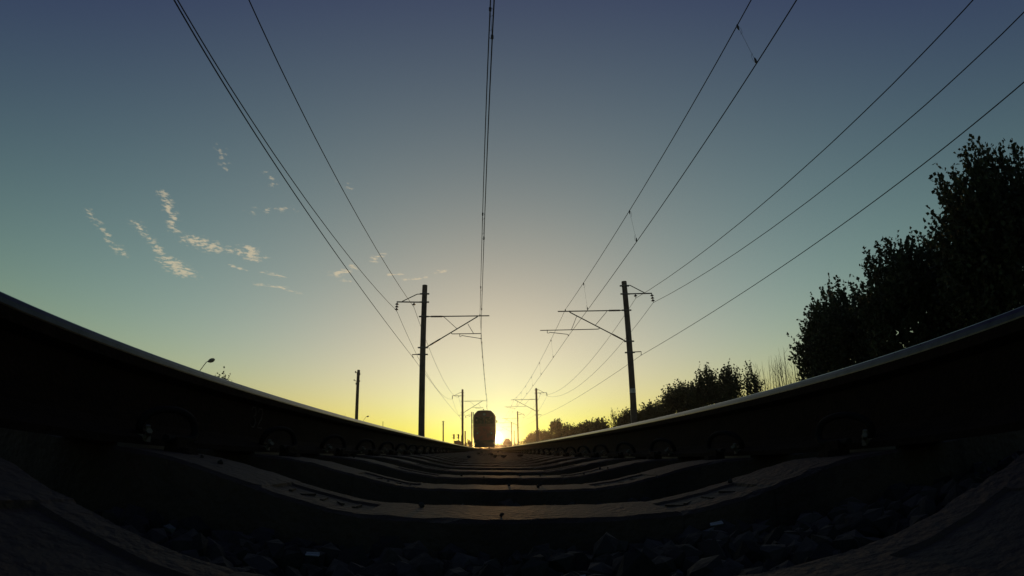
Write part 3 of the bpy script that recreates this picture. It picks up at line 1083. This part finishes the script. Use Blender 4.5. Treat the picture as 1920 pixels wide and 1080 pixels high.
signal(-6.72, 110, 3.28, 'left one of two small railway signals beyond the left rail')
signal(-5.75, 110, 3.30, 'right one of two small railway signals, next to the dark cabinet')
cb = thing('relay_cabinet', 'narrow dark trackside cabinet on a post beside the two small signals', 'cabinet', (-5.02, 110, 0))
MB().box((0, 0, 2.55), (.34, .30, 1.7)).box((0, 0, 3.43), (.42, .38, .06)).build('cabinet_body', M_BLACK, cb)
MB().tube([(0, 0, .0), (0, 0, 1.7)], .06, 8).build('cabinet_leg', M_GALV, cb)
hut = thing('trackside_hut', 'low red-brown hut under the two small signals', 'hut', (-6.0, 113, 0))
MB().box((0, 0, .95), (1.5, 1.6, 2.2)).build('wall', M_RED, hut)
MB().add([(-.9, -.95, 2.05), (.9, -.95, 2.05), (.9, .95, 2.05), (-.9, .95, 2.05), (-.7, -.95, 2.35), (.2, -.95, 2.5), (.2, .95, 2.5), (-.7, .95, 2.35)],
         [(0, 3, 2, 1), (4, 5, 6, 7), (0, 1, 5, 4), (1, 2, 6, 5), (2, 3, 7, 6), (3, 0, 4, 7)]).build('roof', M_ROOF, hut)

hs_ = thing('house', 'small house with a hipped roof low on the horizon right of the sun', 'house', (9.55, 220, .35))
MB().box((0, 0, 1.35), (3.5, 5.0, 2.9)).build('wall', M_WALL, hs_)
MB().add([(-2.1, -2.8, 2.8), (2.1, -2.8, 2.8), (2.1, 2.8, 2.8), (-2.1, 2.8, 2.8), (-.9, 0, 5.0), (.7, 0, 5.0)], [(0, 3, 2, 1), (0, 1, 5, 4), (1, 2, 5), (2, 3, 4, 5), (3, 0, 4)]).build('roof', M_ROOF, hs_)
for sx in (-.9, .9):
    MB().box((sx, -2.51, 1.5), (.8, .08, 1.1)).build('window', M_GLASS, hs_)


# ------------------------------------------------------------------ haze volume added to imitate the glare round the low sun
hz = bpy.data.materials.new('glow_haze')
hz.use_nodes = True
hz.node_tree.nodes.clear()
ho = hz.node_tree.nodes.new('ShaderNodeOutputMaterial')
hv = hz.node_tree.nodes.new('ShaderNodeVolumePrincipled')
hv.inputs['Color'].default_value = (.95, .93, .9, 1)
hv.inputs['Density'].default_value = .00050
hv.inputs['Anisotropy'].default_value = .91
hz.node_tree.links.new(hv.outputs[0], ho.inputs['Volume'])
hb = MB().box((0, 0, 0), (3060, 1590, 13.2))
hb_o = hb.build('haze', hz)
hb_o.location = (0, 720, 4.6)
tag(hb_o, 'thin haze added for the glow round the low sun', 'haze', kind='stuff')

# ------------------------------------------------------------------ trees and shrubs
def leaf_quads(cent, dirs, size, rg):
    """one folded diamond per leaf: 4 verts, one quad"""
    n = len(cent)
    d_ = dirs / np.linalg.norm(dirs, axis=1, keepdims=True)
    rnd = rg.normal(size=(n, 3))
    side = np.cross(d_, rnd)
    side /= np.linalg.norm(side, axis=1, keepdims=True) + 1e-9
    nrm = np.cross(side, d_)
    s = (size * rg.uniform(.65, 1.3, n))[:, None]
    v = np.empty((n, 4, 3))
    v[:, 0] = cent
    v[:, 1] = cent + d_ * s * .45 + side * s * .42 + nrm * s * .12
    v[:, 2] = cent + d_ * s
    v[:, 3] = cent + d_ * s * .45 - side * s * .42 + nrm * s * .12
    return v.reshape(-1, 3), np.arange(4 * n).reshape(-1, 4)


def make_tree(name, label, cat, x, y, h, rx, ry, zlow, seed, shoots=420, shoot_len=1.1, leaf=.14, up=.9, m_leaf=None, group=None, trunk=.14, bare=.0, step=.075, limbs=9):
    """h: height of the crown top; zlow: crown bottom; trunk, limbs and leafy shoots"""
    rg = np.random.default_rng(seed)
    zb = prof(y) - .66
    t = thing(name, label, cat, (x, y, zb), group)
    H = h - zb
    z0 = zlow - zb
    mb = MB()
    cz, rz = (H + z0) / 2, (H - z0) / 2
    mb.tube([(0, 0, -.1), (rg.normal() * .08, rg.normal() * .08, H * .3), (rg.normal() * .15, rg.normal() * .15, H * .62), (rg.normal() * .2, rg.normal() * .2, H * .9)], [trunk, trunk * .75, trunk * .42, .02], 9)
    ends = []
    for k in range(limbs):
        a = 2 * math.pi * (k * .382 + rg.uniform(-.05, .05))
        zz_ = H * (.18 + .55 * k / limbs)
        e = np.array([math.cos(a) * rx * .75, math.sin(a) * ry * .75, min(zz_ + H * .22, H * .93)])
        mid = np.array([math.cos(a) * rx * .35, math.sin(a) * ry * .35, zz_ + H * .07])
        mb.tube([(0, 0, zz_), tuple(mid + rg.normal(size=3) * .08), tuple(e)], [trunk * .42, trunk * .25, .012], 6)
        ends.append(e)
    mb.build('trunk', M_BARK, t)
    # lumps that break the outline of the crown
    lumps = rg.normal(size=(9, 3))
    lumps /= np.linalg.norm(lumps, axis=1, keepdims=True)
    lamp_ = rg.uniform(-.22, .18, 9)
    C_, Dd = [], []
    tw = MB()
    for k in range(shoots):
        d_ = rg.normal(size=3)
        d_ /= np.linalg.norm(d_)
        if d_[2] < -.55:
            d_[2] *= -.5
        rr = 1 + sum(am * max(d_ @ l, 0) ** 4 for l, am in zip(lumps, lamp_))
        rad = rg.uniform(.30, 1.0) ** .55 * rr
        L = shoot_len * rg.uniform(.5, 1.15)
        p = np.array([d_[0] * rx, d_[1] * ry, d_[2] * rz]) * rad * .86 + np.array([0, 0, cz])
        g_ = np.array([d_[0], d_[1], max(d_[2], -.1) * .5]) * .6 + np.array([0, 0, up]) + rg.normal(size=3) * .22
        g_ /= np.linalg.norm(g_)
        p = p - g_ * L * .5
        nl = max(int(L / step), 3)
        curve = rg.normal(size=3) * .12
        for i in range(nl):
            s_ = (i + .5) / nl
            c = p + g_ * L * s_ + curve * s_ * s_ * L
            C_.append(c)
            Dd.append(g_ * .45 + rg.normal(size=3) * .75)
        if (k % 3 == 0 or bare) and leaf < .2:
            tw.tube([tuple(p), tuple(p + g_ * L * .5 + curve * .25 * L), tuple(p + g_ * L * 1.02 + curve * L)], [.010, .007, .003], 3, caps=False)
    C_, Dd = np.array(C_), np.array(Dd)
    if bare:
        keep = rg.random(len(C_)) > bare
        C_, Dd = C_[keep], Dd[keep]
    V, F = leaf_quads(C_, Dd, leaf, rg)
    obj('crown', raw_mesh('crown', V, F, m_leaf or M_LEAF), t)
    if tw.v:
        tw.build('twigs', M_BARK, t)
    return t


TG = 'big leafy trees on the right'
make_tree('leafy_tree', 'tallest leafy tree, dark, filling the right edge of the picture', 'tree', 15.2, 8.7, 7.82, 3.0, 2.9, -.3, 1, 1700, 1.2, .15, group=TG, step=.055)
make_tree('leafy_tree', 'dark leafy tree of middle height, left of the tallest one', 'tree', 15.0, 13.2, 6.55, 2.5, 2.3, -.4, 2, 1450, 1.1, .15, group=TG, step=.055)
make_tree('leafy_tree', 'shortest of the big dark leafy trees, beside the bare thicket', 'tree', 15.0, 17.9, 6.25, 2.4, 2.5, -.5, 3, 1500, 1.1, .15, group=TG, step=.055)
make_tree('leafy_tree', 'dark leafy tree cut off by the right picture edge', 'tree', 15.6, 4.3, 7.3, 2.9, 2.6, -.3, 4, 1300, 1.2, .15, group=TG, step=.055)
make_tree('leafy_tree', 'dark leafy tree closing the gap behind the two tallest ones', 'tree', 18.3, 12.6, 6.6, 2.6, 2.8, -.4, 5, 1100, 1.1, .15, group=TG, step=.055)
MG = 'young trees along the right of the line'
make_tree('young_tree', 'slim young tree with bare top shoots beside the bare thicket', 'tree', 15.2, 26.4, 4.55, .75, .75, .4, 11, 150, 1.0, .13, up=1.3, m_leaf=M_LEAF2, group=MG, trunk=.07, bare=.35, limbs=6)
make_tree('young_tree', 'upright young poplar with a ragged double top', 'tree', 15.0, 28.9, 4.95, .95, .95, .2, 12, 330, 1.0, .14, up=1.3, m_leaf=M_LEAF2, group=MG, trunk=.08, limbs=6)
make_tree('young_tree', 'broad young tree in the middle of the right-hand row', 'tree', 15.0, 32.2, 5.15, 1.6, 1.6, -.2, 13, 620, 1.1, .15, up=1.1, m_leaf=M_LEAF2, group=MG, trunk=.1)
make_tree('young_tree', 'dense dark young tree right of the nearer right mast, next in the row', 'tree', 15.0, 37.0, 5.35, 2.1, 2.3, -.3, 14, 820, 1.2, .16, up=1.1, m_leaf=M_LEAF2, group=MG, trunk=.11)
make_tree('young_tree', 'low rounded tree immediately right of the nearer right mast', 'tree', 15.0, 44.5, 4.35, 2.3, 2.8, -.4, 15, 720, 1.1, .17, up=1.0, m_leaf=M_LEAF2, group=MG, trunk=.1)
make_tree('young_tree', 'low tree directly behind the foot of the nearer right mast', 'tree', 15.0, 52.0, 4.4, 1.7, 2.4, -.4, 16, 480, 1.1, .18, up=1.0, m_leaf=M_LEAF2, group=MG, trunk=.1)
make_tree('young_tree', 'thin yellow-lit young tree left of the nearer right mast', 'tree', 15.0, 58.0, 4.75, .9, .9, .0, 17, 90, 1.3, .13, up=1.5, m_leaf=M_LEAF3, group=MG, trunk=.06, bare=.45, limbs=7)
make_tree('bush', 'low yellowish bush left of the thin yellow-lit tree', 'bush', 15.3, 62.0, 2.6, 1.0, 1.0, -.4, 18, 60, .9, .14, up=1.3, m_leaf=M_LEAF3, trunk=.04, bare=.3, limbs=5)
BG = 'distant bushes right of the second right mast'
for i, (x, y, h, rx, lab) in enumerate([(15, 66, 3.95, 1.5, 'right end of the dark flat-topped hedge of distant bushes'), (15, 72, 4.25, 1.9, 'dark distant bush with a knobbly top in the middle of the hedge'),
                                        (15, 80, 4.5, 2.0, 'dark distant bush in the hedge right of the round-headed tree'), (15, 92, 4.9, 2.0, 'distant bush at the left end of the flat-topped hedge'),
                                        (15.2, 109.5, 6.85, 1.75, 'round-headed distant tree standing above the bushes'), (15, 101, 4.3, 1.8, 'low dark bush at the foot of the round-headed tree, right side'),
                                        (15, 121, 5.2, 2.4, 'low dark bush left of the round-headed tree'), (14.6, 138, 6.1, 2.3, 'brownish distant bush right of the second right mast'),
                                        (14.8, 152, 6.4, 2.6, 'brownish distant bush behind the second right mast'), (15, 170, 6.3, 2.2, 'leftmost of the brownish bushes by the second right mast')]):
    make_tree('distant_bush' if i != 4 else 'distant_tree', lab, 'bush' if i != 4 else 'tree', x, y, h, rx, rx * 1.5, -.3 if i != 4 else 2.2, 30 + i, 420, 1.1, .26, up=.9, m_leaf=M_LEAF2, group=BG, trunk=.1, step=.12, limbs=6)
LB = 'low scrub along the horizon'
for i, (x, y, h, rx, lab) in enumerate([(13.0, 176, 4.6, 2.4, 'low lump of scrub right of the third right mast'), (15.6, 190, 5.4, 2.0, 'small peaked clump of scrub left of the brownish bushes'),
                                        (18.6, 200, 5.1, 2.6, 'low scrub between the peaked clump and the brownish bushes'), (-3.6, 118, 3.0, .9, 'small dark bush at the lower left corner of the engine'),
                                        (-9.0, 118, 1.75, 1.3, 'flat dark scrub right of the capped pole'), (-10.8, 120, 2.0, 1.2, 'flat dark scrub at the foot of the capped pole'),
                                        (-4.6, 112, 1.7, 1.0, 'low scrub at the foot of the short orange-tinted post'),
                                        (4.6, 214, 3.6, 2.0, 'low dark scrub directly under the sun beside the engine'), (7.0, 212, 3.5, 2.0, 'low dark scrub between the sun and the small house'),
                                        (12.6, 210, 3.9, 1.8, 'low dark scrub at the right end of the small house')]):
    make_tree('scrub', lab, 'bush', x, y, h, rx, rx, -.2, 60 + i, 110, .7, .24, m_leaf=M_LEAF2, group=LB, trunk=.06, step=.12, limbs=5)
make_tree('shrub', 'spiky shrub showing over the left rail beside the street lamp', 'shrub', -15.3, 27.0, 4.0, 1.0, 1.0, .4, 81, 420, .8, .13, up=1.1, m_leaf=M_LEAF2, trunk=.06, limbs=6, bare=.15)
make_tree('shrub', 'small far shrub with two twigs just over the left rail', 'shrub', -19.8, 69.0, 4.95, .75, .75, 1.5, 82, 26, 1.1, .14, up=1.3, m_leaf=M_LEAF2, trunk=.06, limbs=5, bare=.3)

# bare thicket of upright rods between the big trees and the young ones
rg = np.random.default_rng(91)
for k, (x, y, h, n, lab) in enumerate([(15.2, 24.6, 4.35, 16, 'left part of the bare yellowish thicket, spreading rods'), (15.0, 23.0, 4.5, 20, 'middle of the bare yellowish thicket, tallest rods'),
                                       (15.1, 21.6, 4.2, 18, 'right part of the bare thicket against the big leafy tree')]):
    zb = prof(y) - .66
    t = thing('bare_thicket', lab, 'shrub', (x, y, zb), 'bare rod thicket')
    mb = MB()
    C_, Dd = [], []
    for i in range(n):
        a = rg.uniform(0, 6.28)
        rr = rg.uniform(.05, .35)
        e = np.array([math.cos(a) * rr * 2.6, math.sin(a) * rr * 3.0, (h - zb) * rg.uniform(.72, 1.0)])
        b0 = np.array([math.cos(a) * rr, math.sin(a) * rr, -.05])
        md = b0 * .5 + e * .5 + np.array([0, 0, .1]) + rg.normal(size=3) * .05
        mb.tube([tuple(b0), tuple(md), tuple(e)], [.022, .014, .004], 5, caps=False)
        for j in range(9):
            s_ = rg.uniform(.2, .95)
            p = b0 * (1 - s_) + e * s_
            L = rg.uniform(.25, .6)
            g_ = np.array([math.cos(a + rg.normal()), math.sin(a + rg.normal()), 1.6]) * L * .5
            mb.tube([tuple(p), tuple(p + g_)], [.007, .003], 3, caps=False)
            if s_ < .62:
                for z_ in range(3):
                    C_.append(p + g_ * rg.uniform(.2, 1))
                    Dd.append(rg.normal(size=3))
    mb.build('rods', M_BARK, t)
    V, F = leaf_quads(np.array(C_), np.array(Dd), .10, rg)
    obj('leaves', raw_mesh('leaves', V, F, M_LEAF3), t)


# far-off wood added to hide bright sky under the engine, one dark mass
rg = np.random.default_rng(140)
C_, Dd = [], []
for k in range(260):
    x = rg.uniform(-160, 200)
    y = rg.uniform(440, 480)
    hh = 3.2 + 2.6 * abs(math.sin(x * .07 + 1.3)) * rg.uniform(.6, 1)
    for j in range(34):
        d_ = rg.normal(size=3)
        d_ /= np.linalg.norm(d_)
        C_.append(np.array([x, y, .4 + hh * .5]) + d_ * np.array([3.2, 3.2, hh * .5]) * rg.uniform(.5, 1))
        Dd.append(rg.normal(size=3))
V, F = leaf_quads(np.array(C_), np.array(Dd), 1.5, rg)
tag(obj('distant_wood', raw_mesh('distant_wood', V, F, M_LEAF2)), 'low dark far-off wood added along the horizon to close the gap under the engine', 'wood', kind='stuff')
